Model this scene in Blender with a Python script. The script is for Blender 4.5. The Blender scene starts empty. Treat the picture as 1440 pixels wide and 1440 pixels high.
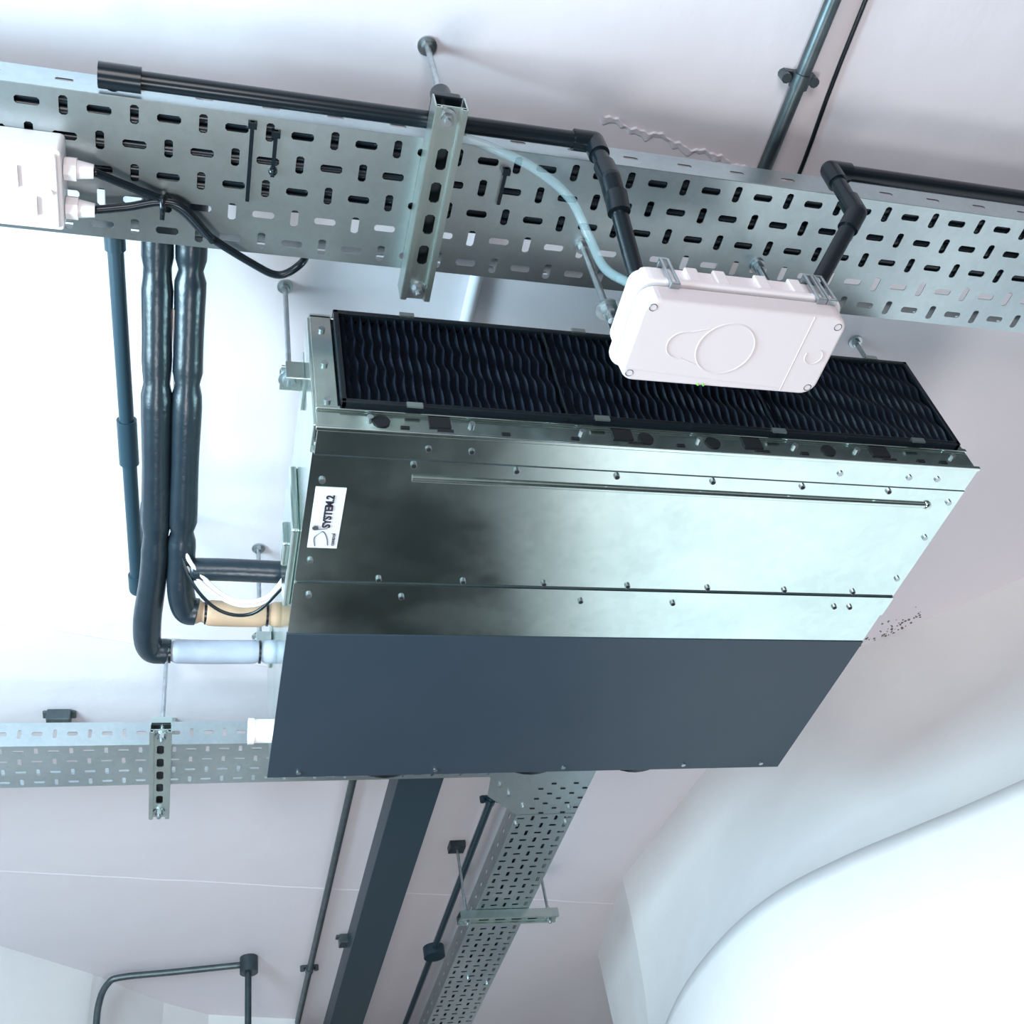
import bpy, bmesh, math, random
from mathutils import Matrix, Vector
random.seed(4)
V=Vector
COL=bpy.context.collection
bpy.context.scene.view_settings.view_transform='Standard'
# ------------------------------------------------------------ materials
def mat(name,base,rough=.6,metal=0.0,spec=.5,noise=None,bump=None,trans=0,alpha=1,spangle=0,rvar=0):
    m=bpy.data.materials.new(name);m.use_nodes=True
    nt=m.node_tree;b=nt.nodes['Principled BSDF'];L=nt.links
    b.inputs['Base Color'].default_value=(*base,1);b.inputs['Roughness'].default_value=rough
    b.inputs['Metallic'].default_value=metal;b.inputs['Specular IOR Level'].default_value=spec
    if trans: b.inputs['Transmission Weight'].default_value=trans
    if alpha<1: b.inputs['Alpha'].default_value=alpha
    tc=nt.nodes.new('ShaderNodeTexCoord')
    if noise:
        sc,amt,c2=noise
        n=nt.nodes.new('ShaderNodeTexNoise');n.inputs['Scale'].default_value=sc;n.inputs['Detail'].default_value=6;n.inputs['Roughness'].default_value=.6
        L.new(tc.outputs['Object'],n.inputs['Vector'])
        r=nt.nodes.new('ShaderNodeMapRange');r.inputs[1].default_value=.35;r.inputs[2].default_value=.7;r.inputs[3].default_value=0;r.inputs[4].default_value=amt
        L.new(n.outputs['Fac'],r.inputs[0])
        mx=nt.nodes.new('ShaderNodeMix');mx.data_type='RGBA';mx.inputs[6].default_value=(*base,1);mx.inputs[7].default_value=(*c2,1)
        L.new(r.outputs[0],mx.inputs[0]);out=mx.outputs[2]
        if rvar:
            r4=nt.nodes.new('ShaderNodeMapRange');r4.inputs[1].default_value=.35;r4.inputs[2].default_value=.65;r4.inputs[3].default_value=rough-rvar;r4.inputs[4].default_value=rough+rvar
            L.new(n.outputs['Fac'],r4.inputs[0]);L.new(r4.outputs[0],b.inputs['Roughness'])
        if spangle:
            v=nt.nodes.new('ShaderNodeTexVoronoi');v.inputs['Scale'].default_value=spangle;L.new(tc.outputs['Object'],v.inputs['Vector'])
            sp=nt.nodes.new('ShaderNodeSeparateColor');L.new(v.outputs['Color'],sp.inputs[0])
            h=nt.nodes.new('ShaderNodeHueSaturation');r3=nt.nodes.new('ShaderNodeMapRange');r3.inputs[3].default_value=.97;r3.inputs[4].default_value=1.03
            L.new(sp.outputs[1],r3.inputs[0]);L.new(r3.outputs[0],h.inputs['Value']);L.new(out,h.inputs['Color']);out=h.outputs[0]
        L.new(out,b.inputs['Base Color'])
    if bump:
        sc,st=bump
        n=nt.nodes.new('ShaderNodeTexNoise');n.inputs['Scale'].default_value=sc;n.inputs['Detail'].default_value=5
        L.new(tc.outputs['Object'],n.inputs['Vector'])
        bp=nt.nodes.new('ShaderNodeBump');bp.inputs['Strength'].default_value=st;bp.inputs['Distance'].default_value=.01
        L.new(n.outputs['Fac'],bp.inputs['Height']);L.new(bp.outputs[0],b.inputs['Normal'])
    return m
M_ceil=mat('painted_ceiling',(.74,.68,.715),.75,noise=(1.3,.6,(.66,.64,.685)),bump=(9,.3))
M_seam=mat('painted_seam',(.62,.58,.61),.85)
M_wall=mat('painted_plaster',(.79,.78,.78),.6,noise=(2.2,.6,(.66,.65,.66)),bump=(6,.35))
M_floor=mat('concrete_floor',(.045,.055,.058),.6,noise=(3,.6,(.07,.08,.08)))
M_galv=mat('galvanised_sheet',(.68,.78,.74),.18,1,noise=(8,.6,(.54,.65,.62)),spangle=70,rvar=.05)
M_tray=mat('galvanised_tray',(.50,.57,.58),.34,1,noise=(3,.7,(.33,.39,.42)),spangle=120,rvar=.05)
M_strut=mat('galvanised_strut',(.52,.60,.57),.33,1,noise=(20,.5,(.38,.44,.44)))
M_zinc=mat('zinc_hardware',(.50,.55,.57),.35,1,noise=(60,.6,(.25,.28,.3)))
M_film=mat('dark_insulation_panel',(.028,.044,.064),.42,0,.30,noise=(6,.5,(.034,.05,.07)))
M_blk=mat('black_plastic',(.006,.010,.014),.25,0,.35)
M_foam=mat('black_foam_insulation',(.010,.018,.026),.30,0,.5,noise=(40,.6,(.016,.026,.034)),bump=(60,.10))
M_filter=mat('black_filter_mesh',(.006,.010,.020),.45,0,.4)
M_white=mat('white_abs_plastic',(.84,.77,.78),.35)
M_white2=mat('white_abs_lid',(.70,.62,.63),.4)
M_tan=mat('tan_pipe_lagging',(.45,.29,.19),.55,noise=(25,.5,(.36,.24,.15)))
M_silver=mat('grey_pipe_lagging',(.32,.34,.40),.5,noise=(25,.5,(.22,.24,.30)))
M_tube=mat('clear_tube',(.35,.50,.54),.15,0,.6,alpha=.30)
M_cond=mat('grey_steel_conduit',(.12,.15,.16),.4,.8,noise=(30,.7,(.06,.08,.09)))
M_dkcond=mat('dark_conduit',(.03,.045,.055),.45,.4,noise=(30,.7,(.06,.08,.09)))
M_dark=mat('dark_trunking',(.012,.034,.050),.4)
M_hole=mat('black_recess',(.003,.004,.006),.8)
M_label=mat('paper_label',(.72,.71,.78),.5)
M_ink=mat('label_ink',(.02,.02,.03),.6)
M_pcond=mat('painted_conduit',(.70,.70,.74),.6)
M_led=mat('green_indicator',(.2,.6,.1),.4)
M_scuff=mat('mould_speck',(.14,.14,.13),.8)
# ------------------------------------------------------------ helpers
def empty(name,loc=(0,0,0)):
    e=bpy.data.objects.new(name,None);e.empty_display_size=.05;COL.objects.link(e);e.location=loc;return e
def mk(name,bm,m,parent=None,smooth=False,solid=0,bevel=0,mods=None):
    me=bpy.data.meshes.new(name)
    bmesh.ops.recalc_face_normals(bm,faces=bm.faces[:]) if not solid else None
    bm.to_mesh(me);bm.free();me.materials.append(m)
    o=bpy.data.objects.new(name,me);COL.objects.link(o)
    if parent: o.parent=parent;o.matrix_parent_inverse=parent.matrix_basis.inverted()
    if solid:
        s=o.modifiers.new('s','SOLIDIFY');s.thickness=solid;s.offset=0
    if bevel:
        b=o.modifiers.new('b','BEVEL');b.width=bevel;b.segments=3;b.limit_method='ANGLE';b.angle_limit=math.radians(40)
    if smooth:
        for p in me.polygons:p.use_smooth=True
    return o
def box(bm,a,b):
    a=V(a);b=V(b);mi=V(map(min,a,b));ma=V(map(max,a,b))
    vs=[bm.verts.new((x,y,z)) for x in(mi.x,ma.x) for y in(mi.y,ma.y) for z in(mi.z,ma.z)]
    for f in((0,1,3,2),(4,6,7,5),(0,4,5,1),(2,3,7,6),(0,2,6,4),(1,5,7,3)): bm.faces.new([vs[i] for i in f])
def frame(d):
    d=d.normalized();u=d.cross(V((0,0,1)))
    if u.length<.1:u=d.cross(V((0,1,0)))
    u.normalize();return u,d.cross(u).normalized()
def cyl(bm,p0,p1,r,seg=16,r2=None,cap=True):
    p0=V(p0);p1=V(p1);u,w=frame(p1-p0);r2=r if r2 is None else r2
    A=[bm.verts.new(p0+(u*math.cos(t)+w*math.sin(t))*r) for t in [2*math.pi*i/seg for i in range(seg)]]
    B=[bm.verts.new(p1+(u*math.cos(t)+w*math.sin(t))*r2) for t in [2*math.pi*i/seg for i in range(seg)]]
    for i in range(seg):
        f=bm.faces.new([A[i],A[(i+1)%seg],B[(i+1)%seg],B[i]]);f.smooth=seg>10
    if cap:
        bm.faces.new([bm.verts.new(v.co) for v in A[::-1]]);bm.faces.new([bm.verts.new(v.co) for v in B])
def sph(bm,c,r):
    g=bmesh.ops.create_uvsphere(bm,u_segments=16,v_segments=10,radius=r,matrix=Matrix.Translation(c))
    for v in g['verts']:
        for f in v.link_faces:f.smooth=True
def catmull(P,n=8):
    P=[V(p) for p in P];Q=[2*P[0]-P[1]]+P+[2*P[-1]-P[-2]];out=[]
    for i in range(1,len(Q)-2):
        a,b,c,d=Q[i-1:i+3]
        for k in range(n):
            t=k/n;out.append(.5*((2*b)+(c-a)*t+(2*a-5*b+4*c-d)*t*t+(3*b-a-3*c+d)*t**3))
    out.append(P[-1]);return out
def sweep(bm,P,r,seg=14,n=8,rf=None):
    pts=catmull(P,n);rings=[];u=None;L=0;tot=sum((pts[i+1]-pts[i]).length for i in range(len(pts)-1))
    for i,p in enumerate(pts):
        t=(pts[min(i+1,len(pts)-1)]-pts[max(i-1,0)]).normalized()
        if u is None:u,_=frame(t)
        u=(u-t*u.dot(t)).normalized();w=t.cross(u)
        if i:L+=(pts[i]-pts[i-1]).length
        rr=r*(rf(L,tot) if rf else 1)
        rings.append([bm.verts.new(p+(u*math.cos(a)+w*math.sin(a))*rr) for a in [2*math.pi*k/seg for k in range(seg)]])
    for A,B in zip(rings,rings[1:]):
        for i in range(seg): bm.faces.new([A[i],A[(i+1)%seg],B[(i+1)%seg],B[i]])
    bm.faces.new(rings[0][::-1]);bm.faces.new(rings[-1])
def pvc(bm,P,r,sock=1.28,sl=.03):
    P=[V(p) for p in P]
    for a,b in zip(P,P[1:]): cyl(bm,a,b,r,20)
    for i in range(1,len(P)-1):
        sph(bm,P[i],r*sock)
        for q in (P[i-1],P[i+1]):
            d=(q-P[i]);d=d.normalized()*min(sl,d.length*.45);cyl(bm,P[i],P[i]+d,r*sock,20)
def perf(bm,o,u,v,nu,nv,cu,cv,fn):
    """perforated sheet: origin, unit dirs, cell counts/sizes, fn(i,j)->(w,h) slot or None"""
    o=V(o);u=V(u);v=V(v);g={}
    def gv(i,j):
        if (i,j) not in g:g[(i,j)]=bm.verts.new(o+u*cu*i+v*cv*j)
        return g[(i,j)]
    for i in range(nu):
        for j in range(nv):
            c=[gv(i,j),gv(i+1,j),gv(i+1,j+1),gv(i,j+1)];s=fn(i,j)
            if not s: bm.faces.new(c);continue
            w,h=s[0]/2,s[1]/2;k=min(w,h)*.5;cc=o+u*cu*(i+.5)+v*cv*(j+.5)
            pt=[(-w+k,-h),(w-k,-h),(w,-h+k),(w,h-k),(w-k,h),(-w+k,h),(-w,h-k),(-w,-h+k)]
            q=[bm.verts.new(cc+u*a+v*b) for a,b in pt]
            bm.faces.new([c[0],c[1],q[1],q[0]]);bm.faces.new([c[1],q[2],q[1]])
            bm.faces.new([c[1],c[2],q[3],q[2]]);bm.faces.new([c[2],q[4],q[3]])
            bm.faces.new([c[2],c[3],q[5],q[4]]);bm.faces.new([c[3],q[6],q[5]])
            bm.faces.new([c[3],c[0],q[7],q[6]]);bm.faces.new([c[0],q[0],q[7]])
def quad(bm,*p): bm.faces.new([bm.verts.new(q) for q in p])
def nutwasher(bm,p,r=.011):
    p=V(p);cyl(bm,p+V((0,0,-.002)),p+V((0,0,.001)),r,20);cyl(bm,p+V((0,0,-.010)),p+V((0,0,-.002)),r*.62,6)
ZC=3.18
# ------------------------------------------------------------ room
bm=bmesh.new();box(bm,(-5,-4,ZC),(6,7,ZC+.15));mk('ceiling',bm,M_ceil)
bm=bmesh.new();box(bm,(-5,-4,-.1),(6,7,0));mk('floor',bm,M_floor)
def wallmesh(name,rows,m,smooth=True):
    bm=bmesh.new();g=[[bm.verts.new(p) for p in r] for r in rows]
    for a,b in zip(g,g[1:]):
        for i in range(len(a)-1): bm.faces.new([a[i],a[i+1],b[i+1],b[i]])
    return mk(name,bm,m,smooth=smooth)
J=[(3.6,.2),(2.7,.98),(1.972,1.675),(1.736,1.881),(1.641,1.96),(1.53,2.13),(1.437,2.447),(1.396,2.766),(1.361,3.13)]
Lw=[(3.2,.0),(2.35,.85),(1.627,1.66),(1.479,1.815),(1.36,1.935),(1.258,2.085),(1.21,2.3),(1.215,2.62),(1.30,3.13)]
def lerp(a,b,t): return [(p[0]*(1-t)+q[0]*t,p[1]*(1-t)+q[1]*t) for p,q in zip(a,b)]
rows=[]
for t,z in ((0,ZC+.01),(0.0,3.10),(.10,2.97),(.35,2.80),(.72,2.66),(1.0,2.60)): rows.append([(x,y,z) for x,y in lerp(J,Lw,t)])
rows=[[tuple(p) for p in catmull([V(q) for q in r],5)] for r in rows]
wallmesh('wall_right',rows,M_wall)
rows=[]
for off,z in ((0.02,2.59),(-.012,2.6),(-.03,2.56),(-.05,2.4),(-.03,2.0),(0.02,1.5),(.1,.8),(.15,0)):
    rows.append([(x+off,y+off*.5,z) for x,y in Lw])
rows=[[tuple(p) for p in catmull([V(q) for q in r],5)] for r in rows]
wallmesh('wall_vault',rows,M_wall)
bm=bmesh.new()
P=[(1.361,3.13),(1.435,3.675),(1.80,4.6),(2.2,6)]
for a,b in zip(P,P[1:]): quad(bm,(*a,ZC),(*b,ZC),(*b,0),(*a,0))
mk('wall_recess',bm,M_wall)
bm=bmesh.new();P=[(-4,2.2),(-1.4,2.75),(-.481,3.349),(-.238,3.577),(-.027,3.826),(.12,3.95),(.424,4.05),(.42,6)]
for a,b in zip(P,P[1:]): quad(bm,(*a,ZC),(*b,ZC),(*b,0),(*a,0))
mk('wall_back',bm,M_wall)
bm=bmesh.new();quad(bm,(.4,5.9,0),(2.3,5.9,0),(2.3,5.9,ZC),(.4,5.9,ZC));mk('wall_far',bm,M_wall)
def strip(name,a,b,w,h,m,n=40,jit=.3):
    bm=bmesh.new();a=V((*a,ZC));b=V((*b,ZC));d=(b-a);s=V((-d.y,d.x,0)).normalized()
    pr=None
    for i in range(n+1):
        c=a+d*i/n+s*random.uniform(-jit,jit)*w;ww=w*random.uniform(.5,1.2)
        q=[bm.verts.new(c+s*ww+V((0,0,.0005))),bm.verts.new(c-V((0,0,h))),bm.verts.new(c-s*ww+V((0,0,.0005)))]
        if pr:
            bm.faces.new([pr[0],q[0],q[1],pr[1]]);bm.faces.new([pr[1],q[1],q[2],pr[2]])
        pr=q
    mk(name,bm,m)
strip('trim_1',(-2,2.59),(1.404,3.311),.007,.0016,M_ceil)
strip('trim_2',(-2,1.45),(.6,2.16),.006,.0012,M_ceil)
# ragged plaster edge : a thin skim-coat step on the ceiling
bm=bmesh.new();pr=None;ph=[random.uniform(0,6) for _ in range(5)]
for i in range(161):
    t=i/160;x=.57+.47*t;wob=.003*math.sin(t*31+ph[0])+.002*math.sin(t*77+ph[1])+.0012*math.sin(t*190+ph[2])
    y=.680+.086*t+wob;w_=.007+.003*math.sin(t*43+ph[3])+.002*math.sin(t*120+ph[4])
    q=[bm.verts.new((x,y-.002,ZC+.001)),bm.verts.new((x,y,ZC-.004)),bm.verts.new((x,y+w_,ZC-.002)),bm.verts.new((x,y+w_+.004,ZC+.001))]
    if pr:
        for j in range(3): bm.faces.new([pr[j],q[j],q[j+1],pr[j+1]])
    pr=q
mk('trim_3',bm,M_ceil)
bm=bmesh.new()
for i in range(90):
    t=random.betavariate(1.6,2.2);x=1.77-.22*t;y=1.83+.27*t
    k=random.uniform(.001,.0038);d_=abs(random.gauss(0,.028))
    cyl(bm,(x-d_*.7,y-d_*.7,ZC-.0008),(x-d_*.7,y-d_*.7,ZC+.002),k,7)
mk('trim_5',bm,M_scuff)
# ------------------------------------------------------------ fan coil unit
X0,X1,Y0,Y1,Z0,Z1=.149,1.162,.951,1.769,2.72,2.971
U=empty('fan_coil_unit',(.65,1.36,2.85))
bm=bmesh.new();box(bm,(X0,Y0+.03,Z0+.004),(X1,Y1,Z1));mk('casing',bm,M_galv,U,bevel=.002)
bm=bmesh.new();box(bm,(X0-.002,Y0+.04,Z0),(X1+.002,1.25,Z0+.004));mk('front_pan',bm,M_galv,U)
bm=bmesh.new();box(bm,(X0-.003,1.247,Z0-.003),(X1+.003,1.292,Z0+.001));box(bm,(X0-.002,1.292,Z0),(X1+.002,1.368,Z0+.004));mk('middle_rail',bm,M_galv,U)
bm=bmesh.new();box(bm,(X0-.003,1.368,Z0-.0015),(X1+.003,Y1+.002,Z0+.004));mk('insulation_panel',bm,M_film,U)
bm=bmesh.new();box(bm,(X0,Y0,Z0-.001),(X1,Y0+.043,Z0+.003));box(bm,(X0,Y0,Z0),(X1,Y0+.003,Z0+.046))
box(bm,(X0-.002,Y0-.006,Z0-.002),(X1+.002,Y0,Z0+.004));box(bm,(X0,Y0-.004,Z0+.040),(X1,Y0,Z0+.047))
mk('front_lip',bm,M_galv,U,bevel=.001)
bm=bmesh.new();box(bm,(X0,Y0+.0415,Z0-.0015),(X1,Y0+.0435,Z0+.001));box(bm,(X0,1.2435,Z0-.001),(X1,1.2455,Z0+.001));box(bm,(X0,1.2925,Z0-.001),(X1,1.294,Z0+.001));mk('panel_seams',bm,M_dkcond,U)
bm=bmesh.new()
for x in (.30,.565,.77,.985): box(bm,(x,Y0-.0025,Z0+.018),(x+.030,Y0+.001,Z0+.039))
for x in (.235,.615,.72,.91): cyl(bm,(x,Y0-.002,Z0+.024),(x,Y0+.001,Z0+.024),.012,12)
for x in (.31,.585,.785,1.0): box(bm,(x,Y0-.0025,Z0+.005),(x+.022,Y0+.001,Z0+.014))
for x in (.26,.40,.50,.66,.86,1.06,1.1): box(bm,(x,Y0-.0025,Z0+.010),(x+.012,Y0+.001,Z0+.016))
mk('lip_cutouts',bm,M_hole,U)
bm=bmesh.new();cyl(bm,(.287,1.028,Z0),(1.112,1.028,Z0),.0055,10);sph(bm,(1.112,1.028,Z0),.0075);mk('stiffening_rib',bm,M_galv,U,smooth=True)
bm=bmesh.new()
def screw(x,y,z=Z0):
    cyl(bm,(x,y,z-.0035),(x,y,z+.001),.0045,10)
for x in (.285,.431,.581,.732,.88,1.03):screw(x,1.003)
for x in (.27,.40,.53,.67,.81,.95,1.08):screw(x,1.236)
for x in (.31,.60,.76,1.06,1.09,.17):screw(x,1.272,Z0-.003)
for y in (1.04,1.13,1.20): screw(.165,y)
for y in (1.02,1.1,1.2):screw(1.148,y)
for x in (.30,.36,.93,1.05,1.1): screw(x,.972)
for x in (.2,.45,.7,.95,1.12): screw(x,1.755,Z0-.001)
for x in (.22,.36,.52,.7,.855,.96,1.13):
    cyl(bm,(x,Y0-.005,Z0+.028),(x,Y0,Z0+.028),.0045,10)
mk('screws',bm,M_zinc,U)
bm=bmesh.new()
for x in (.285,.431,.581,.732,.88,1.03): cyl(bm,(x,1.003,Z0-.0042),(x,1.003,Z0-.003),.0034,8)
for x in (.27,.40,.53,.67,.81,.95,1.08): cyl(bm,(x,1.236,Z0-.0042),(x,1.236,Z0-.003),.0034,8)
for x in (.31,.60,.76,1.06,1.09): cyl(bm,(x,1.272,Z0-.0072),(x,1.272,Z0-.006),.0034,8)
for x in (.30,.36): cyl(bm,(x,.972,Z0-.0042),(x,.972,Z0-.003),.0034,8)
mk('screw_sockets',bm,M_hole,U)
bm=bmesh.new();box(bm,(X0,Y0,Z0+.048),(.180,Y0+.035,Z1+.01));box(bm,(X0-.004,Y0+.001,Z0+.01),(X0+.001,Y0+.05,Z1));box(bm,(X1-.012,Y0,Z0+.048),(X1,Y0+.035,Z1));box(bm,(X0,Y0,Z1),(X1,Y0+.04,Z1+.006))
mk('front_uprights',bm,M_galv,U,bevel=.0015)
bm=bmesh.new()
for z in (2.78,2.86,2.94):cyl(bm,(.165,Y0-.004,z),(.165,Y0,z),.005,10)
mk('upright_rivets',bm,M_zinc,U)
fx0,fx1,fz0,fz1=.182,1.150,Z0+.047,Z1+.008
bm=bmesh.new();t=.008;yf=Y0-.012
box(bm,(fx0,yf,fz0),(fx1,yf+.03,fz0+t));box(bm,(fx0,yf,fz1-t),(fx1,yf+.03,fz1));box(bm,(fx0,yf,fz0),(fx0+t,yf+.03,fz1));box(bm,(fx1-t,yf,fz0),(fx1,yf+.03,fz1))
for x in (.50,.83): box(bm,(x,yf+.002,fz0),(x+.004,yf+.02,fz1))
mk('filter_frame',bm,M_blk,U,bevel=.0015)
bm=bmesh.new();N=74;K=40;g=[]
for k in range(K+1):
    s=k/K;z=fz0+t+(fz1-fz0-2*t)*s;row=[]
    for i in range(2*N+1):
        x=fx0+t+(fx1-fx0-2*t)*i/(2*N)
        dx=.0016*math.sin(s*19+i*.05)*math.sin(math.pi*s)
        row.append(bm.verts.new((min(max(x+dx,fx0+.004),fx1-.004),yf+(.004 if i%2 else .018)+.0022*math.sin(i*.35+s*24),z)))
    g.append(row)
for a,b in zip(g,g[1:]):
    for i in range(2*N): bm.faces.new([a[i],a[i+1],b[i+1],b[i]])
mk('filter_pleats',bm,M_filter,U)
bm=bmesh.new()
for x in (.28,.55,.83,1.07):
    box(bm,(x,yf-.003,fz1-.005),(x+.022,yf,fz1+.004));box(bm,(x-.01,yf-.003,fz0-.004),(x+.012,yf,fz0+.005))
mk('filter_clips',bm,M_strut,U)
bm=bmesh.new();box(bm,(.158,1.053,Z0-.0012),(.200,1.172,Z0+.001));mk('rating_label',bm,M_label,U)
def text(s,size,loc,rot,parent,m,name,ox=0):
    c=bpy.data.curves.new(name,'FONT');c.body=s;c.size=size;c.extrude=.0003;c.materials.append(m);c.offset=ox
    o=bpy.data.objects.new(name,c);COL.objects.link(o);o.rotation_euler=rot;o.location=loc
    o.parent=parent;o.matrix_parent_inverse=parent.matrix_basis.inverted()
R1=(math.pi,0,math.radians(90+180))
text('SYSTEM.2',.0155,(.185,1.130,Z0-.002),R1,U,M_ink,'label_text_main',.0005)
text('control',.0085,(.195,1.166,Z0-.002),R1,U,M_ink,'label_text_small')
bm=bmesh.new();P_=[(.168,1.168),(.166,1.150),(.176,1.138),(.183,1.150),(.186,1.166)]
sweep(bm,[(x,y,Z0-.0015) for x,y in P_],.0007,5,6);sweep(bm,[(.165,1.135,Z0-.0015),(.182,1.132,Z0-.0015)],.0007,5,3);mk('label_mark',bm,M_cond,U)
bm=bmesh.new()
for x,s in ((X0,-1),(X1,1)):
    for y in (1.04,1.66):
        box(bm,(x,y-.03,Z1-.07),(x+s*.004,y+.03,Z1-.005));box(bm,(x,y-.022,Z1-.035),(x+s*.035,y+.022,Z1-.031))
        box(bm,(x,y-.03,Z1-.07),(x+s*.03,y-.027,Z1-.031))
mk('mounting_brackets',bm,M_strut,U,bevel=.001)
bm=bmesh.new()
for x in (X0-.022,X1+.025):
    for y in (1.04,1.66):
        cyl(bm,(x,y,Z1-.055),(x,y,ZC+.001),.0042,12);nutwasher(bm,(x,y,Z1-.036),.016);nutwasher(bm,(x,y,ZC-.002),.013);cyl(bm,(x,y,Z1-.03),(x,y,Z1-.02),.009,6);cyl(bm,(x,y,Z1-.02),(x,y,Z1-.018),.014,16)
mk('hanging_rods',bm,M_zinc,U)
bm=bmesh.new()
for x in (.37,.66,.88): cyl(bm,(x,Y1-.01,2.845),(x,Y1+.060,2.845),.096,40)
mk('duct_spigots',bm,M_blk,U,smooth=False)
bm=bmesh.new();box(bm,(X0-.012,1.17,Z0+.03),(X0,1.34,Z0+.17));box(bm,(X0-.02,1.22,Z0+.05),(X0-.01,1.27,Z0+.10))
mk('side_terminal_box',bm,M_galv,U,bevel=.004)
bm=bmesh.new();cyl(bm,(.112,1.694,2.765),(.152,1.694,2.765),.021,28);cyl(bm,(.108,1.694,2.765),(.118,1.694,2.765),.023,28);mk('drain_spigot',bm,M_white,U)
def lump(ties,a=.24,s=.006,puff=0):
    def f(L,T):
        r=1+puff*math.sin(L*31)
        for t in ties: r-=a*math.exp(-((L-t*T)/s)**2)
        return r
    return f
bm=bmesh.new();sweep(bm,[(.004,1.500,2.875),(.05,1.502,2.872),(.15,1.500,2.87)],.022,20,10,lump([.12,.86]));mk('tan_lagging',bm,M_tan,U,smooth=True)
bm=bmesh.new();sweep(bm,[(-.045,1.592,2.862),(.03,1.594,2.862),(.15,1.592,2.862)],.021,20,14,lump([.08,.86]));mk('grey_lagging',bm,M_silver,U,smooth=True)
bm=bmesh.new();sweep(bm,[(.0,1.412,2.89),(.06,1.406,2.885),(.15,1.403,2.88)],.019,20,8);mk('black_lagging',bm,M_foam,U,smooth=True)
bm=bmesh.new()
for x,y,z in((.026,1.501,2.873),(.128,1.5,2.87),(-.03,1.593,2.862),(.122,1.593,2.862)):
    cyl(bm,(x-.002,y,z),(x+.002,y,z),.0205,20)
mk('lagging_ties',bm,M_blk,U)
bm=bmesh.new()
sweep(bm,[(.150,1.36,2.84),(.12,1.41,2.83),(.07,1.43,2.84),(.02,1.41,2.87),(-.015,1.36,2.90),(-.03,1.2,2.96),(-.04,1.0,3.03)],.0035,8)
sweep(bm,[(.150,1.37,2.84),(.12,1.42,2.83),(.07,1.44,2.84),(.015,1.42,2.87),(-.02,1.37,2.90),(-.035,1.2,2.955)],.003,8)
mk('white_cables',bm,M_white,U,smooth=True)
bm=bmesh.new();sweep(bm,[(.150,1.38,2.835),(.10,1.445,2.825),(.04,1.45,2.84),(-.01,1.40,2.88),(-.03,1.3,2.93)],.003,8);mk('black_cable',bm,M_blk,U,smooth=True)
# ------------------------------------------------------------ insulated pipes
G=empty('insulated_pipe',(-.06,1.2,3))
bm=bmesh.new();sweep(bm,[(-.068,.70,3.068),(-.067,.90,3.066),(-.062,1.127,2.985),(-.058,1.391,2.91),(-.068,1.53,2.875),(-.062,1.585,2.863),(-.035,1.594,2.862)],.0225,20,14,lump([.27,.44,.73],.24,.010,.03));mk('foam_lagging',bm,M_foam,G,smooth=True)
G=empty('insulated_pipe',(-.02,1.2,3))
bm=bmesh.new();sweep(bm,[(-.022,.70,3.068),(-.020,.90,3.066),(-.018,1.123,2.985),(-.017,1.380,2.91),(-.016,1.455,2.885),(-.006,1.497,2.876),(.012,1.501,2.874)],.0225,20,14,lump([.29,.50,.8],.24,.010,.03));mk('foam_lagging',bm,M_foam,G,smooth=True)
G=empty('waste_pipe',(-.11,1.2,3))
bm=bmesh.new();pvc(bm,[(-.126,.72,3.075),(-.126,.90,3.068),(-.089,1.547,2.965),(-.089,1.552,3.03)],.0115)
cyl(bm,(-.1085,1.21,3.0195),(-.104,1.29,3.006),.0155,20);mk('pipe_run',bm,M_dark,G)
bm=bmesh.new();cyl(bm,(-.089,1.55,3.0),(-.089,1.55,ZC),.0085,12);mk('riser',bm,M_dark,G)
# ------------------------------------------------------------ cable trays
def pat(i,j): return (.029,.0105) if (i+j)%2==0 else (.0105,.025)
TZ=2.99
T=empty('cable_tray',(.7,.76,TZ))
NU=96;CU=.0415
bm=bmesh.new();perf(bm,(-1.4,.665,TZ),(1,0,0),(0,1,0),NU,5,CU,.04,pat)
perf(bm,(-1.4,.665,TZ),(1,0,0),(0,0,1),NU,1,CU,.05,lambda i,j:(.022,.007) if i%2 else None)
perf(bm,(-1.4,.865,TZ),(1,0,0),(0,0,1),NU,1,CU,.05,lambda i,j:(.022,.007) if i%2 else None)
xe=-1.4+NU*CU
quad(bm,(-1.4,.665,TZ+.05),(xe,.665,TZ+.05),(xe,.673,TZ+.05),(-1.4,.673,TZ+.05));quad(bm,(-1.4,.865,TZ+.05),(xe,.865,TZ+.05),(xe,.857,TZ+.05),(-1.4,.857,TZ+.05))
mk('tray_sheet',bm,M_tray,T,solid=.0015)
bm=bmesh.new()
for k,(y,r) in enumerate(((.682,.009),(.698,.009),(.714,.009),(.731,.009),(.748,.009),(.764,.009),(.779,.008),(.793,.006))):
    sweep(bm,[(-1.4+.5*i,y+.002*math.sin(i*2+k),TZ+r+.002) for i in range(9)],r,8,3)
mk('tray_cables',bm,M_blk,T,smooth=True)
bm=bmesh.new()
for x,y0,y1 in((.048,.672,.785),(.078,.680,.745),(.388,.690,.745)):
    box(bm,(x,y0,TZ-.005),(x+.005,y1,TZ-.001));box(bm,(x-.003,y0,TZ-.009),(x+.008,y0+.008,TZ-.001))
sph(bm,(.0805,.737,TZ-.004),.006)
mk('cable_ties',bm,M_blk,T)
T2=empty('cable_tray',(0,2.1,2.97));z=2.97
bm=bmesh.new()
perf(bm,(-1.40,2.035,z),(1,0,0),(0,1,0),63,4,.0333,.0375,lambda i,j:(.021,.007) if (i+j)%2==0 else (.007,.021))
perf(bm,(-1.40,2.035,z),(1,0,0),(0,0,1),63,1,.0333,.055,lambda i,j:(.02,.009) if i%2 else (.007,.02))
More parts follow.
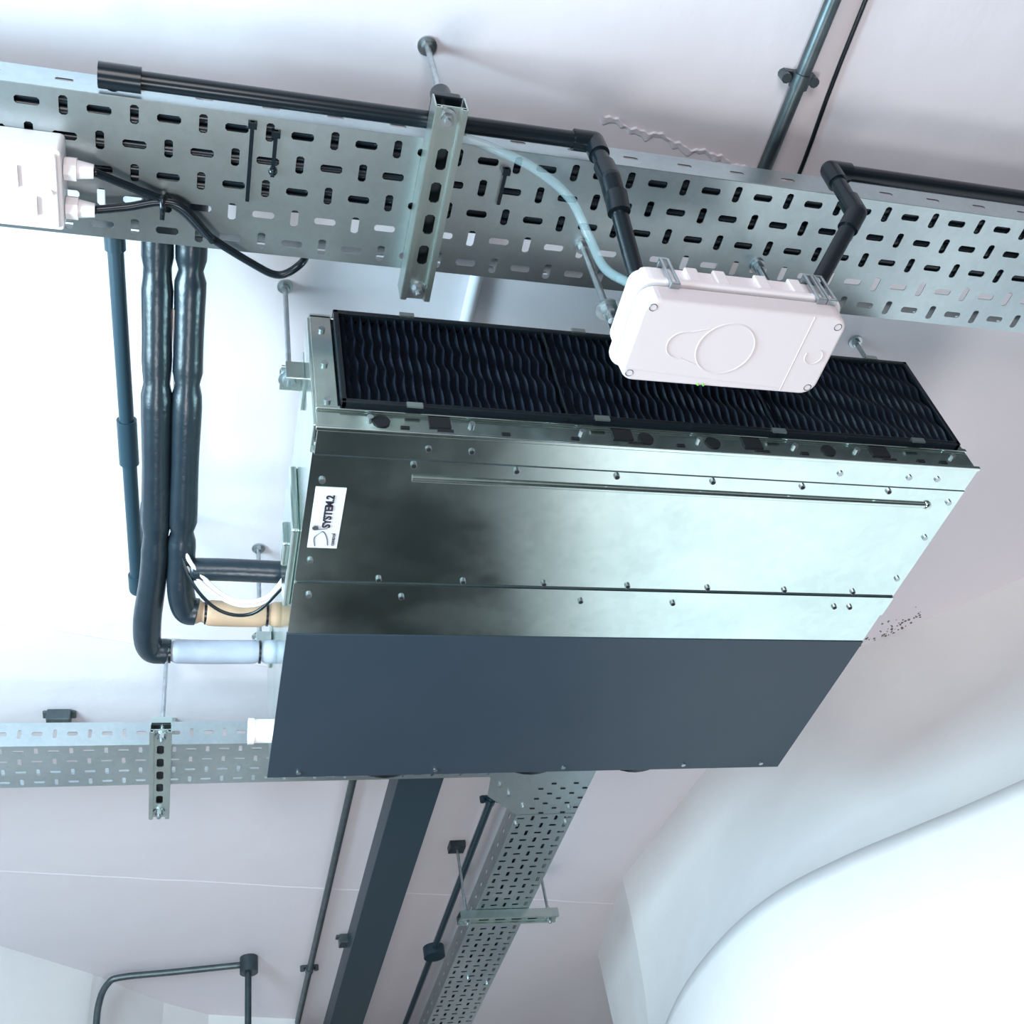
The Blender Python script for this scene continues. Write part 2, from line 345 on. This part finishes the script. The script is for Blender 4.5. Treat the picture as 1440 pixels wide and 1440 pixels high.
perf(bm,(-1.40,2.185,z),(1,0,0),(0,0,1),63,1,.0333,.055,lambda i,j:(.02,.009) if i%2 else None)
quad(bm,(.70,2.035,z+.001),(.945,2.035,z+.001),(.945,2.36,z+.001),(.792,2.36,z+.001));quad(bm,(.70,2.035,z+.001),(.792,2.36,z+.001),(.70,2.27,z+.001),(.69,2.185,z+.001))
quad(bm,(.945,2.035,z),(.945,2.36,z),(.945,2.36,z+.055),(.945,2.035,z+.055));quad(bm,(.69,2.19,z),(.792,2.36,z),(.792,2.36,z+.055),(.69,2.19,z+.055))
quad(bm,(.69,2.035,z),(.945,2.035,z),(.945,2.035,z+.055),(.69,2.035,z+.055))
perf(bm,(.792,2.36,z),(1,0,0),(0,1,0),5,96,.0306,.035,lambda i,j:(.019,.008) if (i+j)%2==0 else (.008,.023))
perf(bm,(.792,2.36,z),(0,1,0),(0,0,1),96,1,.035,.055,lambda i,j:(.02,.009) if i%2 else None)
perf(bm,(.945,2.36,z),(0,1,0),(0,0,1),96,1,.035,.055,lambda i,j:(.02,.009) if i%2 else None)
mk('tray_sheet',bm,M_tray,T2,solid=.0015)
bm=bmesh.new();
for i in range(7):
    for j in range(5):
        x,y=.82+.028*j,2.22+.022*i
        if (i+j)%2: box(bm,(x,y,z-.0012),(x+.012,y+.004,z+.0012))
mk('bend_slots',bm,M_hole,T2)
bm=bmesh.new();
for x,y in((.72,2.22),(.75,2.26),(.80,2.32),(.92,2.33),(.80,2.40),(.93,2.40),(.86,3.30),(.93,3.35)):cyl(bm,(x,y,z-.006),(x,y,z+.002),.006,8)
mk('tray_bolts',bm,M_zinc,T2)
bm=bmesh.new()
for k in range(7): sweep(bm,[(.81+.019*k,2.4+.6*i,z+.012) for i in range(6)],.010,8,3)
mk('tray_cables',bm,M_blk,T2)
# ------------------------------------------------------------ strut hangers
def strut(name,a,b,axis,zb,h,w,rods,tray_z):
    G=empty(name,((a[0]+b[0])/2,(a[1]+b[1])/2,zb));bm=bmesh.new()
    a=V((*a,zb));b=V((*b,zb));d=(b-a);Ln=d.length;d.normalize();s=V((-d.y,d.x,0))
    n=max(4,round(Ln/.05));c=Ln/n
    o=a-s*w/2
    perf(bm,o+V((0,0,.006)),d,s,n,1,c,w,lambda i,j:(.030,.014) if 0<i<n-1 else None)
    for k in(-1,1):
        e=s*k*w/2
        quad(bm,a+e,b+e,b+e+V((0,0,h)),a+e+V((0,0,h)))
        quad(bm,a+e,b+e,b+e-s*k*.007,a+e-s*k*.007);quad(bm,a+e-s*k*.007,b+e-s*k*.007,b+e-s*k*.007+V((0,0,.006)),a+e-s*k*.007+V((0,0,.006)))
    mk('channel',bm,M_strut,G,solid=.002)
    bm=bmesh.new();e=s*(w/2-.002)
    quad(bm,a-e+V((0,0,h-.001)),b-e+V((0,0,h-.001)),b+e+V((0,0,h-.001)),a+e+V((0,0,h-.001)));mk('channel_back',bm,M_dkcond,G,solid=.001)
    bm=bmesh.new()
    for (x,y) in rods:
        cyl(bm,(x,y,zb-.012),(x,y,ZC+.001),.0042,12);nutwasher(bm,(x,y,zb+.004),.013);nutwasher(bm,(x,y,ZC-.002),.014);cyl(bm,(x,y,zb+h),(x,y,zb+h+.010),.008,6)
    mk('threaded_rods',bm,M_zinc,G);return G
S=strut('strut_hanger',(.293,.602),(.293,.893),'y',2.952,.036,.041,[(.289,.617),(.295,.878)],TZ)
bm=bmesh.new();cyl(bm,(.289,.617,2.99),(.289,.617,3.025),.014,16);box(bm,(.272,.602,2.985),(.31,.634,3.0));mk('rod_clamp',bm,M_blk,S,bevel=.003)
S=strut('strut_hanger',(-.045,1.955),(-.045,2.285),'y',2.945,.023,.041,[(-.043,1.975),(-.045,2.262)],2.97)
bm=bmesh.new();box(bm,(-.065,1.95,ZC-.012),(-.02,1.985,ZC));box(bm,(-.065,2.24,ZC-.02),(-.02,2.275,ZC));box(bm,(-.065,1.96,2.966),(-.025,1.99,2.985));mk('ceiling_brackets',bm,M_strut,S)
S=strut('strut_hanger',(.745,2.87),(1.03,2.885),'x',2.945,.023,.04,[(.768,2.87),(1.008,2.885)],2.97)
bm=bmesh.new();box(bm,(.745,2.85,ZC-.02),(.79,2.89,ZC));box(bm,(.99,2.865,ZC-.02),(1.03,2.905,ZC));mk('ceiling_brackets',bm,M_dkcond,S)
# ------------------------------------------------------------ condensate pump
Pm=empty('condensate_pump',(.67,.765,2.76))
def rbox(bm,x0,x1,y0,y1,z0,z1,r,dr=0):
    rr=[]
    for z,q in((z0,dr),(z1,0)):
        ring=[]
        for cx,cy,a0 in((x1-r,y1-r,0),(x0+r,y1-r,90),(x0+r,y0+r,180),(x1-r,y0+r,270)):
            for k in range(7):
                a=math.radians(a0+15*k);ring.append(bm.verts.new((cx+(r-q)*math.cos(a),cy+(r-q)*math.sin(a),z)))
        rr.append(ring)
    A,B=rr;n=len(A)
    for i in range(n): bm.faces.new([A[i],A[(i+1)%n],B[(i+1)%n],B[i]])
    bm.faces.new(A[::-1]);bm.faces.new(B)
bm=bmesh.new();rbox(bm,.527,.818,.700,.831,2.716,2.748,.022,.002);mk('lid',bm,M_white2,Pm,bevel=.004)
bm=bmesh.new();rbox(bm,.531,.814,.704,.827,2.748,2.752,.02);mk('seal_gap',bm,M_cond,Pm)
bm=bmesh.new();rbox(bm,.522,.823,.696,.835,2.752,2.762,.024);rbox(bm,.530,.815,.704,.827,2.762,2.797,.022);mk('tank',bm,M_white,Pm,bevel=.003)
bm=bmesh.new()
for x in(.60,.64,.70,.75): box(bm,(x,.698,2.764),(x+.018,.706,2.795))
mk('tank_ribs',bm,M_white,Pm,bevel=.002)
bm=bmesh.new();z=2.7165
def ring(bm,cx,cy,R,w,a0,a1,z,h=.0018,n=48):
    pr=None
    for i in range(n+1):
        a=math.radians(a0+(a1-a0)*i/n);c=V((math.cos(a),math.sin(a),0));q=[]
        for rr,zz in((R-w,z),(R-w*.5,z-h),(R,z)): q.append(bm.verts.new(V((cx,cy,zz))+c*rr))
        if pr:
            for j in range(2): bm.faces.new([pr[j],pr[j+1],q[j+1],q[j]])
        pr=q
ring(bm,.660,.766,.042,.004,0,360,z);ring(bm,.598,.766,.022,.003,75,285,z)
for (a,b) in(((.604,.745),(.628,.737)),((.604,.787),(.628,.795)),((.765,.704),(.765,.826)),((.535,.81),(.76,.822))):
    cyl(bm,(*a,z+.0007),(*b,z+.0007),.0018,6)
ring(bm,.79,.765,.014,.003,-60,200,z)
mk('lid_emblem',bm,M_white2,Pm,smooth=True)
bm=bmesh.new()
for x,y in((.541,.714),(.804,.716),(.541,.817),(.804,.817)):
    ring(bm,x,y,.006,.002,0,360,2.7165,.0012,20)
mk('lid_screws',bm,M_cond,Pm)
bm=bmesh.new()
for x in(.642,.650): cyl(bm,(x,.826,2.714),(x,.826,2.718),.0016,8)
mk('indicator_lights',bm,M_led,Pm)
bm=bmesh.new()
for x in(.565,.775,.79):
    box(bm,(x,.692,2.745),(x+.004,.696,2.80));box(bm,(x+.010,.692,2.745),(x+.014,.696,2.80));box(bm,(x,.692,2.742),(x+.014,.702,2.747));box(bm,(x,.692,2.798),(x+.014,.72,2.802))
mk('spring_clips',bm,M_zinc,Pm,bevel=.001)
bm=bmesh.new();box(bm,(.535,.775,2.800),(.81,.815,2.803));box(bm,(.535,.775,2.80),(.81,.777,2.82));box(bm,(.535,.813,2.80),(.81,.815,2.82));mk('support_channel',bm,M_strut,Pm)
bm=bmesh.new()
for x in(.53,.815):
    cyl(bm,(x,.795,2.80),(x,.795,2.988),.005,12);cyl(bm,(x,.795,2.825),(x,.795,2.828),.017,20);cyl(bm,(x,.795,2.828),(x,.795,2.838),.010,6);cyl(bm,(x,.795,2.812),(x,.795,2.825),.010,6)
    cyl(bm,(x,.795,2.984),(x,.795,2.989),.012,16);cyl(bm,(x,.795,2.975),(x,.795,2.984),.008,6)
mk('threaded_rods',bm,M_zinc,Pm)
G=empty('condensate_pipe',(.2,.643,3.0));bm=bmesh.new()
pvc(bm,[(-.122,.657,3.003),(-.117,.645,3.0),(.506,.642,3.0),(.512,.650,2.915),(.540,.718,2.798)],.0115)
cyl(bm,(-.135,.645,3.0),(-.085,.645,3.0),.016,20);mk('pipe_run',bm,M_blk,G,smooth=False)
bm=bmesh.new();cyl(bm,(.518,.660,2.895),(.520,.672,2.868),.0155,20);mk('socket',bm,M_blk,G)
G=empty('condensate_pipe',(1.3,.634,3.0));bm=bmesh.new()
pvc(bm,[(2.4,.634,3.0),(.871,.634,3.0),(.876,.645,2.90),(.800,.716,2.798)],.0115);mk('pipe_run',bm,M_blk,G)
G=empty('clear_drain_tube',(.45,.7,2.95));bm=bmesh.new()
sweep(bm,[(.31,.655,2.992),(.36,.658,2.975),(.42,.672,2.962),(.475,.700,2.945),(.505,.735,2.91),(.522,.752,2.86),(.54,.735,2.798)],.0065,12,8);mk('tube',bm,M_tube,G,smooth=True)
# ------------------------------------------------------------ fused spur
G=empty('fused_spur_box',(-.25,.78,2.96))
bm=bmesh.new();rbox(bm,-.325,-.175,.722,.835,2.945,2.989,.006,.001);mk('back_box',bm,M_white,G,bevel=.002)
bm=bmesh.new();rbox(bm,-.320,-.180,.727,.830,2.940,2.945,.005,.001);mk('face_plate',bm,M_white,G,bevel=.002)
bm=bmesh.new();box(bm,(-.245,.745,2.936),(-.225,.775,2.941));box(bm,(-.25,.785,2.935),(-.205,.812,2.941));cyl(bm,(-.19,.778,2.937),(-.19,.778,2.941),.004,10);mk('fuse_carrier',bm,M_white2,G,bevel=.001)
bm=bmesh.new()
for y in(.757,.812):
    cyl(bm,(-.175,y,2.966),(-.160,y,2.966),.015,8);cyl(bm,(-.160,y,2.966),(-.140,y,2.966),.012,16,.009)
mk('cable_glands',bm,M_white,G)
bm=bmesh.new()
sweep(bm,[(-.142,.757,2.966),(-.10,.775,2.972),(-.04,.80,2.978),(.0,.835,2.975),(.06,.872,2.975),(.10,.888,2.975),(.130,.872,2.985),(.14,.875,3.03),(.13,.85,3.05)],.0055,10)
sweep(bm,[(-.142,.812,2.966),(-.10,.805,2.972),(-.06,.795,2.976),(-.03,.80,2.974),(.01,.842,2.97)],.0055,10)
box(bm,(-.06,.785,2.965),(-.054,.815,2.988));mk('flex_cables',bm,M_blk,G,smooth=True)
# ------------------------------------------------------------ ceiling conduits
def conduit(name,P,r,m,saddles=(),boxes=(),n=1):
    G=empty(name,P[0]);bm=bmesh.new()
    if n==1:
        for a,b in zip(P,P[1:]): cyl(bm,a,b,r,16)
    else: sweep(bm,P,r,12,n)
    mk('tube',bm,m,G,smooth=n>1)
    if saddles:
        bm=bmesh.new()
        for x,y,z in saddles:
            cyl(bm,(x,y-.011,z),(x,y+.011,z),r*1.3,16);box(bm,(x-r-.014,y-.008,z+r-.004),(x+r+.014,y+.008,ZC))
            for k in(-1,1): cyl(bm,(x+k*(r+.012),y,z-.002),(x+k*(r+.012),y,ZC),.008,10)
        mk('saddles',bm,m,G)
    if boxes:
        bm=bmesh.new()
        for x,y,z,R in boxes: cyl(bm,(x,y,z-R*.6),(x,y,ZC),R,24)
        mk('junction_box',bm,m,G,bevel=.003)
    return G
conduit('steel_conduit',[(.857,-1.5,ZC-.018),(.857,1.9,ZC-.018)],.0115,M_cond,[(.857,.573,ZC-.018)])
conduit('ceiling_cable',[(.90,-.6,ZC-.004),(.915,.45,ZC-.004),(.930,.768,ZC-.004),(.94,1.4,ZC-.004)],.0035,M_blk,n=6)
conduit('painted_conduit',[(.435,.72,ZC-.012),(.432,1.95,ZC-.012)],.011,M_pcond)
conduit('dark_conduit',[(.812,2.1,ZC-.014),(.825,5.0,ZC-.014)],.010,M_dark,[(.814,2.62,ZC-.014)],[(.820,3.54,ZC-.014,.035)])
conduit('steel_conduit',[(.421,2.0,ZC-.014),(.424,4.04,ZC-.014)],.010,M_cond,[(.423,3.62,ZC-.014)])
conduit('steel_conduit',[(-.215,3.56,2.4),(-.213,3.56,2.95),(-.211,3.56,3.08),(-.19,3.56,3.14),(-.15,3.555,3.155),(.0,3.55,3.158),(.226,3.53,3.158)],.010,M_cond,n=6)
G=empty('steel_conduit',(.226,3.53,3.1));bm=bmesh.new();cyl(bm,(.222,3.56,2.4),(.224,3.53,3.158),.010,14);cyl(bm,(.226,3.53,3.13),(.226,3.53,ZC),.028,20);mk('drop_with_box',bm,M_dkcond,G)
G=empty('cable_trunking',(.57,3,3.14));bm=bmesh.new();box(bm,(.520,1.9,3.10),(.628,5.0,ZC));mk('body',bm,M_dark,G,bevel=.002)
bm=bmesh.new();box(bm,(.516,1.9,3.096),(.632,5.0,3.104));mk('cover',bm,M_dark,G,bevel=.002)
for i,(x,y) in enumerate(((-.27,2.22),(.52,2.42),(.52,3.42))):
    G=empty('ceiling_clamp',(x,y,ZC));bm=bmesh.new();box(bm,(x-.025,y-.02,ZC-.03),(x+.025,y+.02,ZC-.002));box(bm,(x-.035,y-.012,ZC-.006),(x+.035,y+.012,ZC));mk('clamp',bm,M_cond,G,bevel=.002)
G=empty('batten_light',(-1.5,1.0,3.1));bm=bmesh.new();box(bm,(-1.56,.2,3.11),(-1.44,1.7,ZC));mk('housing',bm,M_white,G,bevel=.005)
# ------------------------------------------------------------ lights
def area(name,loc,target,size,power,color,sy=None):
    l=bpy.data.lights.new(name,'AREA');l.energy=power;l.color=color;l.size=size
    if sy: l.shape='RECTANGLE';l.size_y=sy
    o=bpy.data.objects.new(name,l);COL.objects.link(o);o.location=loc
    o.rotation_euler=(V(target)-V(loc)).to_track_quat('-Z','Y').to_euler();return o
area('left_key_light',(-1.4,.75,2.35),(-.2,1.05,3.15),.9,105,(.60,.87,1))  # added key for the unseen bright source at left, no window modelled
area('bounce_fill',(-.5,-1.8,1.0),(.1,.5,3.1),1.4,58,(1,.96,.98))  # added fill behind the camera, stands in for light bouncing round the room
area('vault_fill',(-.1,.9,.3),(1.9,1.9,1.4),.7,42,(1,.99,.985))  # added unseen fill that brightens the right wall and vault, no actual lamp
w=bpy.data.worlds.new('world');bpy.context.scene.world=w;w.use_nodes=True
w.node_tree.nodes['Background'].inputs[0].default_value=(.80,.89,.95,1);w.node_tree.nodes['Background'].inputs[1].default_value=.36
# ------------------------------------------------------------ camera
R=Matrix(((0.96091,-0.22211,-0.16528),(0.04291,0.70925,-0.70365),(0.27352,0.66905,0.69106)))
c=bpy.data.cameras.new('camera');o=bpy.data.objects.new('camera',c);COL.objects.link(o)
m=Matrix((R[0],-R[1],-R[2])).transposed().to_4x4();m.translation=V((0,0,1.6));o.matrix_world=m
c.sensor_width=36;c.lens=1570.885/1440*36;c.clip_start=.02
bpy.context.scene.camera=o
